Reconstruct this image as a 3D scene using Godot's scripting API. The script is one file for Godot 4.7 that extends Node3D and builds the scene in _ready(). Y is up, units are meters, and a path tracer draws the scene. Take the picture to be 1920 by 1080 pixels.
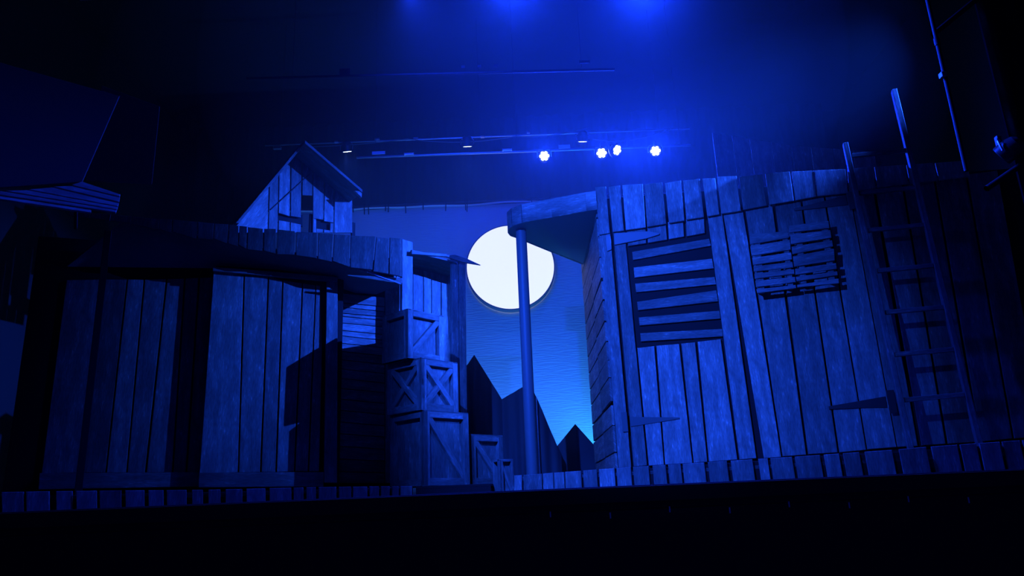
extends Node3D
# A night scene on a theatre stage: plank buildings, crates, a ladder, a lit moon on a sky cloth and blue lamps in haze.
# Metres. The stage floor is y = 0, the audience looks along -z. Outlines are given in each set piece's own frame:
# x along the piece, y up from the stage floor, z out of its face.

# where the two front lamps hang, and the brightness of each kind of lamp
const SIDE_AT := Vector3(7.4, 5.65, -7.2)
const FRONT_AT := Vector3(-1.5, 4.2, -3.8)
const SIDE_E := 560.0    # right side lamp, lights the left half of the set
const FRONT_E := 108.0   # front lamp, lights the shack
const BACK_E := 50.0     # the four lamps over the moon
const TOP_E := 128.0      # the three overhead lamps
const WASH_E := 2.4      # added lamps that brighten the sky cloth
const CYC_E := 9.0       # floor lamps behind the hills
const HAZE := 0.017

const RIGHT_FASCIA := [
	[-0.013, 3.994, 0.134, 3.982, 0.136, 3.305, -0.006, 3.301],
	[0.17, 3.969, 0.324, 3.962, 0.328, 3.312, 0.176, 3.312],
	[0.36, 3.96, 0.631, 3.932, 0.613, 3.312, 0.352, 3.314],
	[0.652, 3.926, 0.887, 3.911, 0.885, 3.323, 0.635, 3.316],
	[0.923, 3.892, 1.133, 3.894, 1.12, 3.331, 0.92, 3.327],
	[1.16, 3.886, 1.374, 3.875, 1.37, 3.341, 1.144, 3.339],
	[1.407, 3.869, 1.567, 3.85, 1.563, 3.347, 1.412, 3.341],
	[1.591, 3.864, 1.833, 3.835, 1.831, 3.354, 1.588, 3.35],
	[1.865, 3.823, 2.149, 3.804, 2.148, 3.376, 1.859, 3.362],
	[2.186, 3.804, 2.479, 3.782, 2.473, 3.383, 2.18, 3.376],
	[2.501, 3.778, 2.76, 3.747, 2.741, 3.399, 2.494, 3.386],
	[2.77, 3.745, 3.121, 3.702, 3.104, 3.385, 2.752, 3.399],
	[3.146, 3.701, 3.428, 3.676, 3.418, 3.393, 3.123, 3.394],
	[3.451, 3.672, 3.78, 3.641, 3.778, 3.388, 3.443, 3.396],
	[3.803, 3.637, 4.09, 3.613, 4.095, 3.382, 3.801, 3.388],
	[4.112, 3.608, 4.427, 3.579, 4.44, 3.377, 4.118, 3.381],
]
const RIGHT_WALL := [
	[1.612, 3.387, 1.857, 3.392, 1.912, 0.279, 1.719, 0.275],
	[1.889, 3.387, 2.219, 3.4, 2.187, 0.289, 1.928, 0.284],
	[2.254, 3.401, 2.558, 3.409, 2.527, 0.295, 2.211, 0.293],
	[2.58, 3.413, 2.832, 3.422, 2.83, 0.307, 2.547, 0.294],
	[2.852, 3.418, 3.129, 3.429, 3.144, 0.319, 2.844, 0.311],
	[3.14, 3.427, 3.398, 3.441, 3.362, 0.318, 3.156, 0.319],
	[3.428, 3.443, 3.72, 3.442, 3.64, 0.324, 3.405, 0.321],
	[3.744, 3.445, 4.07, 3.437, 3.965, 0.327, 3.666, 0.323],
	[4.092, 3.433, 4.411, 3.426, 4.29, 0.341, 3.991, 0.326],
	[4.433, 3.422, 4.745, 3.415, 4.602, 0.349, 4.31, 0.34],
]
const RIGHT_POST := [-0.014, 3.345, 0.135, 3.353, 0.158, 0.254, 0.003, 0.255]
const DOOR := [
	["stile", 0.175, 3.354, 0.327, 3.361, 0.351, 0.266, 0.187, 0.259],
	["stile", 1.414, 3.389, 1.599, 3.397, 1.634, 0.281, 1.443, 0.275],
	["plank", 0.359, 1.727, 0.574, 1.73, 0.556, 0.263, 0.373, 0.262],
	["plank", 0.602, 1.732, 0.885, 1.728, 0.894, 0.264, 0.57, 0.264],
	["plank", 0.913, 1.73, 1.082, 1.728, 1.07, 0.27, 0.91, 0.265],
	["plank", 1.113, 1.731, 1.393, 1.736, 1.417, 0.276, 1.088, 0.269],
	["transom_board", 0.361, 3.341, 0.607, 3.349, 0.596, 3.112, 0.356, 3.106],
	["transom_board", 0.634, 3.353, 0.875, 3.361, 0.871, 3.121, 0.62, 3.112],
	["transom_board", 0.904, 3.36, 1.1, 3.367, 1.09, 3.133, 0.895, 3.124],
	["transom_board", 1.135, 3.369, 1.369, 3.377, 1.356, 3.142, 1.124, 3.13],
]
const DOOR_SLAT := [
	[0.402, 3.023, 1.402, 3.061, 1.415, 2.963, 0.402, 2.908],
	[0.403, 2.805, 1.406, 2.789, 1.414, 2.659, 0.402, 2.666],
	[0.403, 2.583, 1.411, 2.544, 1.42, 2.445, 0.405, 2.464],
	[0.407, 2.336, 1.414, 2.368, 1.417, 2.222, 0.409, 2.222],
	[0.41, 2.127, 1.42, 2.101, 1.421, 1.998, 0.412, 2.019],
	[0.41, 1.918, 1.425, 1.866, 1.424, 1.77, 0.41, 1.809],
]
const STRAP_HINGE := [
	[0.03, 0.192, 3.303, 0.639, 3.263, 0.781, 3.215, 0.779, 3.197, 0.607, 3.166, 0.181, 3.138],
	[0.045, 0.079, 3.292, 0.14, 3.296, 0.141, 3.076, 0.08, 3.059],
	[0.012, 0.191, 0.865, 0.798, 0.816, 0.797, 0.798, 0.192, 0.744],
	[0.04, 0.089, 0.925, 0.162, 0.925, 0.163, 0.685, 0.097, 0.683],
	[0.014, 2.504, 0.821, 2.834, 0.856, 3.121, 0.888, 3.122, 0.761, 2.822, 0.777, 2.509, 0.785],
	[0.05, 3.136, 0.951, 3.214, 0.95, 3.212, 0.694, 3.138, 0.69],
	[0.014, 2.461, 3.297, 3.082, 3.375, 3.087, 3.246, 2.469, 3.267],
	[0.05, 3.084, 3.41, 3.163, 3.411, 3.157, 3.179, 3.094, 3.161],
]
const SHUTTER_SLAT := [
	[1.89, 2.991, 2.346, 2.962, 2.344, 2.875, 1.883, 2.855],
	[1.88, 2.832, 2.351, 2.851, 2.344, 2.722, 1.884, 2.705],
	[1.886, 2.677, 2.344, 2.689, 2.341, 2.598, 1.884, 2.585],
	[1.886, 2.563, 2.341, 2.566, 2.341, 2.491, 1.883, 2.498],
	[1.886, 2.476, 2.347, 2.469, 2.344, 2.411, 1.882, 2.407],
	[1.884, 2.38, 2.344, 2.373, 2.344, 2.306, 1.883, 2.3],
	[1.884, 2.273, 2.339, 2.274, 2.338, 2.233, 1.889, 2.224],
	[2.367, 3.028, 2.817, 3.02, 2.814, 2.929, 2.355, 2.938],
	[2.363, 2.91, 2.819, 2.901, 2.819, 2.804, 2.352, 2.786],
	[2.358, 2.758, 2.824, 2.776, 2.822, 2.697, 2.354, 2.661],
	[2.355, 2.634, 2.827, 2.665, 2.813, 2.517, 2.352, 2.5],
	[2.358, 2.472, 2.823, 2.484, 2.821, 2.41, 2.352, 2.399],
	[2.353, 2.372, 2.821, 2.38, 2.818, 2.333, 2.355, 2.314],
	[2.354, 2.272, 2.822, 2.291, 2.818, 2.234, 2.354, 2.241],
]
const SHUTTER_UPRIGHT := [
	[1.932, 2.967, 2.007, 2.963, 1.979, 2.249, 1.905, 2.252],
	[2.271, 2.959, 2.333, 2.956, 2.312, 2.255, 2.251, 2.256],
	[2.425, 2.992, 2.499, 2.987, 2.467, 2.282, 2.395, 2.284],
	[2.733, 3, 2.805, 2.996, 2.784, 2.288, 2.712, 2.284],
]
const LADDER_RAIL := [
	[3.14, 3.953, 0.241, 3.221, 0.296, 0.351],
	[3.788, 4.56, 0.223, 3.879, 0.3, 0.351],
]
const LADDER_RUNG := [
	[3.192, 3.783, 0.247, 3.788, 3.742, 0.248],
	[3.196, 3.285, 0.261, 3.799, 3.252, 0.262],
	[3.212, 2.802, 0.276, 3.804, 2.778, 0.277],
	[3.226, 2.296, 0.291, 3.807, 2.282, 0.292],
	[3.227, 1.796, 0.306, 3.824, 1.789, 0.306],
	[3.242, 1.306, 0.321, 3.829, 1.308, 0.321],
	[3.251, 0.799, 0.336, 3.837, 0.81, 0.336],
]
const BOARDWALK_RIGHT := [
	[-0.003, 0.197, 0.089, 0.196, 0.083, 0, -0.009, 0],
	[0.106, 0.197, 0.327, 0.201, 0.323, 0, 0.1, 0],
	[0.34, 0.201, 0.462, 0.204, 0.459, 0, 0.336, 0],
	[0.472, 0.204, 0.59, 0.206, 0.587, 0, 0.468, 0],
	[0.6, 0.207, 0.786, 0.21, 0.784, 0, 0.597, 0],
	[0.811, 0.211, 0.967, 0.214, 0.966, 0, 0.809, 0],
	[0.992, 0.215, 1.168, 0.218, 1.167, 0, 0.991, 0],
	[1.189, 0.219, 1.351, 0.222, 1.35, 0, 1.189, 0],
	[1.375, 0.222, 1.546, 0.224, 1.546, 0, 1.375, 0],
	[1.591, 0.224, 1.733, 0.225, 1.734, 0, 1.591, 0],
	[1.759, 0.225, 1.894, 0.226, 1.896, 0, 1.76, 0],
	[1.915, 0.226, 2.146, 0.228, 2.148, 0, 1.916, 0],
	[2.183, 0.229, 2.382, 0.231, 2.384, 0, 2.185, 0],
	[2.422, 0.231, 2.645, 0.234, 2.648, 0, 2.424, 0],
	[2.703, 0.234, 2.8, 0.235, 2.803, 0, 2.706, 0],
	[2.827, 0.235, 3.044, 0.237, 3.048, 0, 2.83, 0],
	[3.071, 0.237, 3.317, 0.241, 3.321, 0, 3.075, 0],
	[3.356, 0.242, 3.501, 0.244, 3.505, 0, 3.361, 0],
	[3.54, 0.245, 3.696, 0.247, 3.7, 0, 3.544, 0],
	[3.747, 0.248, 4.001, 0.251, 4.005, 0, 3.751, 0],
	[4.064, 0.253, 4.314, 0.262, 4.316, 0, 4.068, 0],
	[4.363, 0.263, 4.595, 0.267, 4.595, 0, 4.365, 0],
	[4.619, 0.267, 4.763, 0.27, 4.763, 0, 4.619, 0],
	[4.787, 0.27, 4.964, 0.272, 4.963, 0, 4.786, 0],
	[4.988, 0.273, 5.139, 0.275, 5.137, 0, 4.986, 0],
	[5.162, 0.275, 5.335, 0.278, 5.332, 0, 5.16, 0],
]
const BOARDWALK_LEFT := [
	[-4.221, 0.199, -4.066, 0.196, -4.037, 0, -4.19, 0],
	[-4.033, 0.196, -3.852, 0.193, -3.825, 0, -4.004, 0],
	[-3.83, 0.193, -3.634, 0.19, -3.609, 0, -3.803, 0],
	[-3.576, 0.189, -3.435, 0.186, -3.412, 0, -3.552, 0],
	[-3.4, 0.185, -3.22, 0.181, -3.199, 0, -3.377, 0],
	[-3.196, 0.18, -3.001, 0.176, -2.982, 0, -3.175, 0],
	[-2.964, 0.175, -2.79, 0.171, -2.773, 0, -2.945, 0],
	[-2.752, 0.17, -2.613, 0.166, -2.597, 0, -2.735, 0],
	[-2.582, 0.166, -2.395, 0.161, -2.381, 0, -2.567, 0],
	[-2.343, 0.16, -2.238, 0.158, -2.225, 0, -2.329, 0],
	[-2.185, 0.156, -2.066, 0.156, -2.054, 0, -2.173, 0],
	[-2.017, 0.155, -1.85, 0.154, -1.84, 0, -2.006, 0],
	[-1.809, 0.154, -1.617, 0.152, -1.608, 0, -1.799, 0],
	[-1.575, 0.152, -1.35, 0.15, -1.343, 0, -1.567, 0],
	[-1.327, 0.15, -1.222, 0.149, -1.216, 0, -1.321, 0],
	[-1.193, 0.149, -1.092, 0.148, -1.087, 0, -1.187, 0],
	[-1.063, 0.148, -0.872, 0.144, -0.868, 0, -1.058, 0],
	[-0.843, 0.143, -0.709, 0.141, -0.706, 0, -0.839, 0],
	[-0.688, 0.14, -0.528, 0.137, -0.526, 0, -0.685, 0],
	[-0.507, 0.136, -0.4, 0.134, -0.398, 0, -0.505, 0],
	[-0.375, 0.134, -0.276, 0.132, -0.276, 0, -0.374, 0],
	[-0.251, 0.131, -0.173, 0.129, -0.173, 0, -0.251, 0],
	[-0.151, 0.129, -0.016, 0.126, -0.017, 0, -0.151, 0],
]
const BARN_DOOR_PLANK := [
	[-2.42, 2.838, -2.069, 2.778, -2.002, 0.374, -2.415, 0.354],
	[-2.053, 2.779, -1.778, 2.784, -1.755, 0.367, -1.987, 0.367],
	[-1.762, 2.785, -1.601, 2.745, -1.58, 0.363, -1.737, 0.367],
	[-1.585, 2.746, -1.356, 2.725, -1.366, 0.364, -1.562, 0.362],
	[-1.339, 2.726, -1.188, 2.707, -1.204, 0.36, -1.35, 0.363],
	[-1.175, 2.708, -1.127, 2.704, -1.076, 1.832, -1.072, 0.356, -1.188, 0.359],
]
const BARN_DOOR_RAIL := [
	[-2.433, 2.856, -0.912, 2.826, -0.91, 2.757, -2.429, 2.801],
	[-1.05, 2.759, -0.91, 2.757, -0.859, 0.216, -1.014, 0.221],
	[-2.421, 0.376, -1.02, 0.346, -1.019, 0.177, -2.415, 0.21],
]
const WALL_PANEL_PLANK := [
	[-4.04, 2.658, -3.666, 2.689, -3.699, 0.422, -4.042, 0.419],
	[-3.649, 2.69, -3.407, 2.706, -3.417, 0.415, -3.684, 0.422],
	[-3.39, 2.707, -3.22, 2.719, -3.204, 0.409, -3.4, 0.414],
	[-3.202, 2.72, -2.971, 2.742, -3.01, 0.404, -3.188, 0.409],
	[-2.953, 2.743, -2.765, 2.762, -2.723, 0.397, -2.988, 0.404],
	[-2.747, 2.764, -2.6, 2.78, -2.574, 0.393, -2.706, 0.396],
	[-2.581, 2.782, -2.351, 2.811, -2.353, 0.387, -2.556, 0.393],
]
const WALL_PANEL_RAIL := [
	[-4.055, 0.423, -2.341, 0.391, -2.341, 0.227, -4.045, 0.247],
]
const SIDING := [
	[-0.907, 2.684, -0.242, 2.655, -0.241, 2.529, -0.904, 2.561],
	[-0.904, 2.551, -0.241, 2.52, -0.241, 2.462, -0.903, 2.502],
	[-0.903, 2.493, -0.241, 2.452, -0.24, 2.387, -0.901, 2.415],
	[-0.901, 2.405, -0.24, 2.378, -0.24, 2.339, -0.9, 2.375],
	[-0.9, 2.365, -0.24, 2.33, -0.239, 2.247, -0.898, 2.284],
	[-0.898, 2.275, -0.239, 2.237, -0.239, 2.144, -0.895, 2.183],
	[-0.895, 2.174, -0.239, 2.134, -0.238, 2.063, -0.894, 2.111],
	[-0.893, 2.102, -0.238, 2.053, -0.238, 1.961, -0.891, 2.011],
	[-0.891, 2.002, -0.238, 1.951, -0.237, 1.852, -0.889, 1.905],
	[-0.889, 1.895, -0.237, 1.843, -0.236, 1.737, -0.886, 1.792],
	[-0.886, 1.782, -0.236, 1.727, -0.236, 1.615, -0.883, 1.672],
	[-0.883, 1.663, -0.236, 1.606, -0.235, 1.487, -0.88, 1.547],
	[-0.88, 1.538, -0.235, 1.478, -0.234, 1.36, -0.877, 1.415],
	[-0.877, 1.406, -0.234, 1.351, -0.233, 1.22, -0.874, 1.278],
	[-0.874, 1.269, -0.233, 1.211, -0.232, 1.074, -0.87, 1.135],
	[-0.87, 1.126, -0.232, 1.065, -0.232, 0.929, -0.867, 0.986],
	[-0.867, 0.977, -0.232, 0.92, -0.231, 0.786, -0.863, 0.838],
	[-0.863, 0.83, -0.231, 0.777, -0.23, 0.63, -0.86, 0.679],
	[-0.859, 0.67, -0.23, 0.621, -0.229, 0.482, -0.856, 0.521],
	[-0.856, 0.512, -0.229, 0.473, -0.228, 0.335, -0.852, 0.364],
	[-0.852, 0.355, -0.228, 0.326, -0.227, 0.203, -0.849, 0.221],
]
const SIDING_POST := [-0.235, 2.788, 0.021, 2.88, 0.018, 0.199, -0.22, 0.2]
const AWNING_FASCIA := [
	[-3.852, 3.306, -3.646, 3.31, -3.651, 3.252, -3.858, 3.262],
	[-3.637, 3.313, -3.438, 3.317, -3.442, 3.241, -3.642, 3.257],
	[-3.428, 3.315, -3.22, 3.307, -3.223, 3.223, -3.431, 3.234],
	[-3.209, 3.305, -2.929, 3.302, -2.918, 3.172, -3.213, 3.216],
	[-2.919, 3.307, -2.785, 3.312, -2.778, 3.143, -2.909, 3.181],
	[-2.774, 3.313, -2.508, 3.311, -2.493, 3.091, -2.769, 3.161],
	[-2.497, 3.31, -2.316, 3.302, -2.312, 3.097, -2.482, 3.095],
	[-2.305, 3.308, -2.152, 3.313, -2.149, 3.06, -2.302, 3.113],
	[-2.141, 3.312, -2.035, 3.302, -2.029, 3.036, -2.139, 3.062],
	[-2.024, 3.302, -1.936, 3.303, -1.927, 3.008, -2.019, 3.054],
	[-1.925, 3.298, -1.748, 3.291, -1.74, 2.998, -1.915, 3.007],
	[-1.733, 3.292, -1.594, 3.301, -1.586, 2.973, -1.725, 3.006],
	[-1.575, 3.298, -1.365, 3.293, -1.36, 2.98, -1.567, 2.972],
	[-1.346, 3.284, -1.094, 3.298, -1.09, 2.954, -1.341, 2.973],
	[-1.074, 3.295, -0.894, 3.299, -0.905, 2.922, -1.071, 2.948],
	[-0.878, 3.292, -0.681, 3.297, -0.68, 2.865, -0.889, 2.93],
	[-0.669, 3.294, -0.351, 3.31, -0.387, 2.851, -0.668, 2.861],
	[-0.338, 3.305, -0.175, 3.295, -0.18, 2.81, -0.375, 2.83],
	[-0.162, 3.31, -0.005, 3.308, -0.005, 2.781, -0.167, 2.806],
]
const AWNING_TRIM := [-0.704, 2.782, 0.014, 2.787, 0.014, 2.706, -0.69, 2.768]
const AWNING_SOFFIT := [
	[-4.521, 3.232, -8.144],
	[-2.167, 2.922, -9.048],
	[-1.447, 2.695, -9.356],
	[-2.072, 2.714, -10.061],
	[-2.365, 2.714, -9.845],
	[-3.798, 2.925, -9.046],
	[-5.318, 2.829, -8.463],
]
const END_POST := [
	[-0.019, 3.44, 0.161, 3.432, 0.143, 0.178, -0.021, 0.193],
	[0.862, 3.335, 0.972, 3.349, 0.922, 0.167, 0.794, 0.169],
	[0.992, 3.345, 1.114, 3.344, 1.052, 0.165, 0.94, 0.167],
]
const END_PLANK := [
	[0.185, 2.981, 0.358, 2.97, 0.329, 0.17, 0.169, 0.172],
	[0.372, 2.972, 0.497, 2.956, 0.458, 0.168, 0.342, 0.17],
	[0.511, 2.954, 0.668, 2.942, 0.616, 0.166, 0.471, 0.168],
	[0.687, 2.941, 0.881, 2.927, 0.827, 0.163, 0.633, 0.166],
]
const END_RECESS := [0.76, 3.777, 1.949, 3.91, 1.93, 3.258, 0.76, 3.221]
const END_ROOF := [0.091, 3.288, 0.3, 3.292, 0.515, 3.324, 0.708, 3.347, 0.717, 3.336, 0.865, 3.37, 1.076, 3.355, 1.353, 3.305, 1.053, 3.285, 0.824, 3.293, 0.707, 3.31, 0.091, 3.226]
const GABLE_PLANK := [
	[-0.993, 3.893, -0.557, 4.596, -0.538, 3.85, -0.985, 3.765],
	[-0.54, 4.611, -0.419, 4.826, -0.388, 3.879, -0.524, 3.853],
	[-0.403, 4.83, -0.244, 5.108, -0.215, 4.177, -0.382, 4.193],
	[-0.379, 4.075, -0.212, 4.079, -0.207, 3.914, -0.372, 3.882],
	[-0.227, 5.112, -0.073, 5.383, -0.042, 4.187, -0.199, 4.18],
	[-0.195, 4.078, -0.039, 4.075, -0.035, 3.946, -0.19, 3.917],
	[-0.056, 5.399, -0.03, 5.45, 0.102, 5.364, 0.125, 4.586, -0.031, 4.557],
	[0.119, 5.361, 0.307, 5.237, 0.318, 4.225, 0.153, 4.218],
	[0.152, 4.218, 0.204, 4.211, 0.211, 3.994, 0.16, 3.984],
	[0.213, 4.059, 0.319, 4.067, 0.321, 4.015, 0.215, 3.994],
	[0.325, 5.234, 0.472, 5.147, 0.487, 4.215, 0.333, 4.206],
	[0.436, 4.196, 0.487, 4.202, 0.489, 4.047, 0.436, 4.037],
	[0.336, 4.066, 0.434, 4.071, 0.432, 4.036, 0.337, 4.018],
	[0.49, 5.144, 0.792, 4.953, 0.81, 4.108, 0.506, 4.05],
]
const GABLE_WINDOW := [
	[-0.388, 4.263, 0.008, 4.259, 0.016, 4.068, -0.378, 4.059],
	[0.21, 4.274, 0.501, 4.289, 0.507, 4.067, 0.218, 4.038],
]
const GABLE_ROOF := [
	[-0.128, 5.352, -0.119, 5.296, -1.035, 3.808, -1.079, 3.807],
	[-0.206, 5.243, 0.749, 4.659, 0.747, 4.61, -0.206, 5.19],
]
const GABLE_RAFTER := [0.626, 4.621, 0.752, 4.641, 0.747, 4.532]
const GABLE_DIAGONAL := [
	[-0.512, 4.21],
	[0.067, 4.929],
]
const MOUNTAIN_NEAR := [-0.95, 2.044, -0.82, 2.185, -0.692, 2.346, -0.251, 1.574, 0.22, 1.82, 0.342, 1.563, 0.637, 0.757, 0.692, 0.642]
const MOUNTAIN_FAR := [0.415, 0.501, 0.648, 0.785, 0.986, 1.149, 1.319, 0.739, 1.581, 0.365]
const SIDE_AWNING := [
	[0.165, 0.385, 0.516, 0.24, 0.514, 0.198, 0.083, 0.29],
	[0.076, 0.267, 0.515, 0.174, 0.512, 0.091, -0.063, 0.208],
	[-0.075, 0.192, 0.511, 0.067, 0.506, 0.009, -0.252, 0.094],
	[-0.266, 0.073, 0.505, -0.011, 0.5, -0.056, -0.422, 0.011],
	[-0.515, -0.012, 0.499, -0.076, 0.492, -0.117, -0.506, -0.077],
	[-0.503, -0.099, 0.283, -0.131, 0.286, -0.176, -0.496, -0.146],
]
const SIDE_FLAT := [
	[-1.179, 4.358, 0.159, 4.224, -0.081, 3.188, -0.993, 2.939],
	[-0.039, 4.739, 0.59, 4.616, 0.587, 3.612, -0.079, 3.536],
]
const REAR_FLAT := [
	[0.164, 5.671, 0.464, 5.578, 0.455, 3.931, 0.159, 3.959],
	[0.472, 5.577, 0.736, 5.494, 0.723, 3.905, 0.463, 3.93],
	[0.745, 5.493, 1.071, 5.392, 1.054, 3.872, 0.731, 3.904],
	[1.08, 5.391, 1.371, 5.302, 1.351, 3.844, 1.062, 3.872],
	[1.379, 5.301, 1.67, 5.239, 1.644, 3.815, 1.358, 3.843],
	[1.678, 5.238, 1.999, 5.169, 1.967, 3.784, 1.652, 3.814],
	[2.007, 5.168, 2.308, 5.103, 2.272, 3.754, 1.975, 3.783],
	[2.316, 5.102, 2.623, 5.036, 2.581, 3.724, 2.28, 3.753],
]

var rng := RandomNumberGenerator.new()
var wood: Array = []
var pale_wood: Array = []
var dark_wood: Array = []
var M := {}
var used := {}

const BLUE := Color(0.005, 0.036, 1.0)        # the lamps in the haze
const FRONT_BLUE := Color(0.009, 0.074, 1.0)  # the lamps from the front, a little greener


func lin(r: float, g: float, b: float) -> Color:
	return Color(r, g, b).linear_to_srgb()


func _ready() -> void:
	rng.seed = 20240611
	view_and_light()
	materials()
	theatre()
	sky_cloth()
	hills()
	right_shack()
	right_boardwalk()
	ladder()
	left_building()
	gable()
	left_boardwalk()
	crates()
	rigging()
	wings()
	haze()


# ------------------------------------------------------------------ camera, air, main lamps
func view_and_light() -> void:
	var cam := Camera3D.new()
	cam.name = "camera"
	cam.fov = rad_to_deg(2.0 * atan(540.0 / 1400.0))
	cam.near = 0.05
	cam.far = 100.0
	add_child(cam)
	cam.transform = Transform3D(Basis(Vector3.RIGHT, deg_to_rad(16.0)) * Basis(Vector3.BACK, deg_to_rad(-2.45)), Vector3(0, -0.10, 0))
	cam.current = true
	var e := Environment.new()
	e.background_mode = Environment.BG_COLOR
	e.background_color = Color.BLACK
	e.tonemap_mode = Environment.TONE_MAPPER_LINEAR
	e.tonemap_exposure = 1.0
	e.sdfgi_enabled = true
	e.ssao_enabled = true
	e.ssil_enabled = true
	e.volumetric_fog_enabled = true
	e.volumetric_fog_density = 0.0
	var w := WorldEnvironment.new()
	w.name = "world_environment"
	w.environment = e
	add_child(w)


func spot(parent: Node3D, at: Vector3, color: Color, energy: float, half_angle: float, size := 0.08, blend := 0.6) -> SpotLight3D:
	var l := SpotLight3D.new()
	l.name = "beam"
	l.light_color = color.linear_to_srgb()
	l.light_energy = energy
	l.spot_angle = half_angle
	l.spot_angle_attenuation = blend
	l.spot_range = 40.0
	l.spot_attenuation = 2.0
	l.light_size = size
	l.shadow_enabled = true
	parent.add_child(l, true)
	l.position = at
	return l


# ------------------------------------------------------------------ materials
func seamless(freq: float, octaves: int, sd: int, w := 512, h := 512) -> PackedByteArray:
	var n := FastNoiseLite.new()
	n.noise_type = FastNoiseLite.TYPE_SIMPLEX_SMOOTH
	n.seed = sd
	n.frequency = freq
	n.fractal_octaves = octaves
	var im := n.get_seamless_image(w, h)
	im.convert(Image.FORMAT_L8)
	return im.get_data()


func materials() -> void:
	# boards: grain stretched along v, blotches of old paint and dry-brushed streaks
	var fine := seamless(0.045, 4, 11)
	var broad := seamless(0.008, 3, 23)
	var streak := seamless(0.03, 3, 37)
	var px := PackedByteArray()
	px.resize(512 * 512 * 3)
	var hp := PackedByteArray()
	hp.resize(512 * 512)
	for y in 512:
		for x in 512:
			var i := y * 512 + x
			var f := fine[i] / 255.0
			var b := broad[i] / 255.0
			var s := streak[i] / 255.0
			var t := fine[y * 512 + (x * 3) % 512] / 255.0
			var v := 0.60 + 0.17 * (f - 0.5) + 0.18 * (b - 0.5) + 0.05 * (t - 0.5)
			var dry := clampf((s - 0.60) * 5.0, 0.0, 1.0) * clampf((b - 0.42) * 4.0, 0.0, 1.0) * clampf((t - 0.35) * 4.0, 0.0, 1.0)
			v += 0.22 * dry
			v = clampf(v, 0.05, 0.95)
			px[i * 3] = int(v * 255.0)
			px[i * 3 + 1] = int(v * 0.965 * 255.0)
			px[i * 3 + 2] = int(v * 0.93 * 255.0)
			hp[i] = int(clampf(0.5 + 0.6 * (f - 0.5) + 0.5 * (t - 0.5), 0.0, 1.0) * 255.0)
	var grain := ImageTexture.create_from_image(Image.create_from_data(512, 512, false, Image.FORMAT_RGB8, px))
	var relief := ImageTexture.create_from_image(Image.create_from_data(512, 512, false, Image.FORMAT_L8, hp))
	for k in 5:
		var m := StandardMaterial3D.new()
		m.resource_name = "weathered_board"
		m.albedo_texture = grain
		var tone: float = [1.0, 0.90, 1.08, 0.82, 0.96][k]
		m.albedo_color = Color(0.96 * tone, 0.95 * tone, 0.94 * tone)
		m.uv1_scale = Vector3(2.2, 0.42, 1)
		m.roughness = 0.75
		m.heightmap_enabled = true
		m.heightmap_texture = relief
		m.heightmap_scale = 0.06
		wood.append(m)
	for k in 3:
		var m: StandardMaterial3D = wood[0].duplicate()
		m.resource_name = "painted_crate_board"
		var tone: float = [0.92, 0.85, 0.98][k]
		m.albedo_color = Color(tone, tone, tone)
		m.uv1_scale = Vector3(1.2, 0.35, 1)
		pale_wood.append(m)
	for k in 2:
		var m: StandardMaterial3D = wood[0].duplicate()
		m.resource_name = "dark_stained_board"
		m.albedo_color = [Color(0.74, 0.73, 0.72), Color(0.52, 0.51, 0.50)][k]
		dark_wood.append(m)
	M.backing = plain("black_backing", 0.012, 0.012, 0.013, 0.9)
	M.black_cloth = plain("black_drape", 0.005, 0.005, 0.006, 0.95)
	M.black_paint = plain("black_paint", 0.012, 0.012, 0.013, 0.8)
	M.hill = plain("dark_hill_paint", 0.07, 0.07, 0.075, 0.7)
	M.soffit = plain("soffit_paint", 0.24, 0.235, 0.23, 0.8)
	M.iron = plain("hinge_iron_paint", 0.11, 0.108, 0.105, 0.6)
	M.grey_iron = plain("grey_painted_hinge", 0.24, 0.235, 0.23, 0.6)
	M.dark_iron = plain("dark_iron", 0.03, 0.03, 0.03, 0.5)
	M.steel = plain("steel_pipe", 0.35, 0.35, 0.36, 0.35, 0.8)
	M.housing = plain("lamp_housing_black", 0.03, 0.03, 0.03, 0.4)
	M.bright_metal = plain("bare_aluminium", 0.75, 0.75, 0.76, 0.3, 0.9)
	M.tape = plain("white_tape", 0.75, 0.75, 0.74, 0.7)
	M.webbing = plain("white_webbing", 0.8, 0.8, 0.78, 0.8)
	M.cable = plain("grey_cable", 0.10, 0.10, 0.105, 0.5)
	M.dull_pipe = plain("dull_black_pipe", 0.014, 0.014, 0.015, 0.7)
	M.brown = plain("stage_edge_wood", 0.05, 0.032, 0.022, 0.8)
	M.moon_rim = plain("moon_box_side", 0.12, 0.12, 0.13, 0.7)
	M.post = plain("painted_pole", 0.20, 0.20, 0.195, 0.5)
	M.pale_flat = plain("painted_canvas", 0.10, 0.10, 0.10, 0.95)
	# sky cloth: horizontal slubs and soft creases
	var n := FastNoiseLite.new()
	n.seed = 5
	n.frequency = 0.02
	n.fractal_octaves = 4
	var weave := NoiseTexture2D.new()
	weave.noise = n
	weave.seamless = true
	weave.width = 512
	weave.height = 512
	var cloth := StandardMaterial3D.new()
	cloth.resource_name = "sky_cloth"
	cloth.albedo_color = Color(0.66, 0.70, 0.74)
	cloth.roughness = 0.95
	cloth.heightmap_enabled = true
	cloth.heightmap_texture = weave
	cloth.heightmap_scale = 0.5
	cloth.uv1_scale = Vector3(0.28, 2.6, 1)
	M.cloth = cloth
	var moon := StandardMaterial3D.new()
	moon.resource_name = "moon_glow"
	moon.albedo_color = Color(0.9, 0.9, 0.9)
	moon.emission_enabled = true
	moon.emission = Color(0.945, 0.957, 0.953)
	moon.emission_energy_multiplier = 1.0
	M.moon = moon
	var led := StandardMaterial3D.new()
	led.resource_name = "led_glow"
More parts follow.
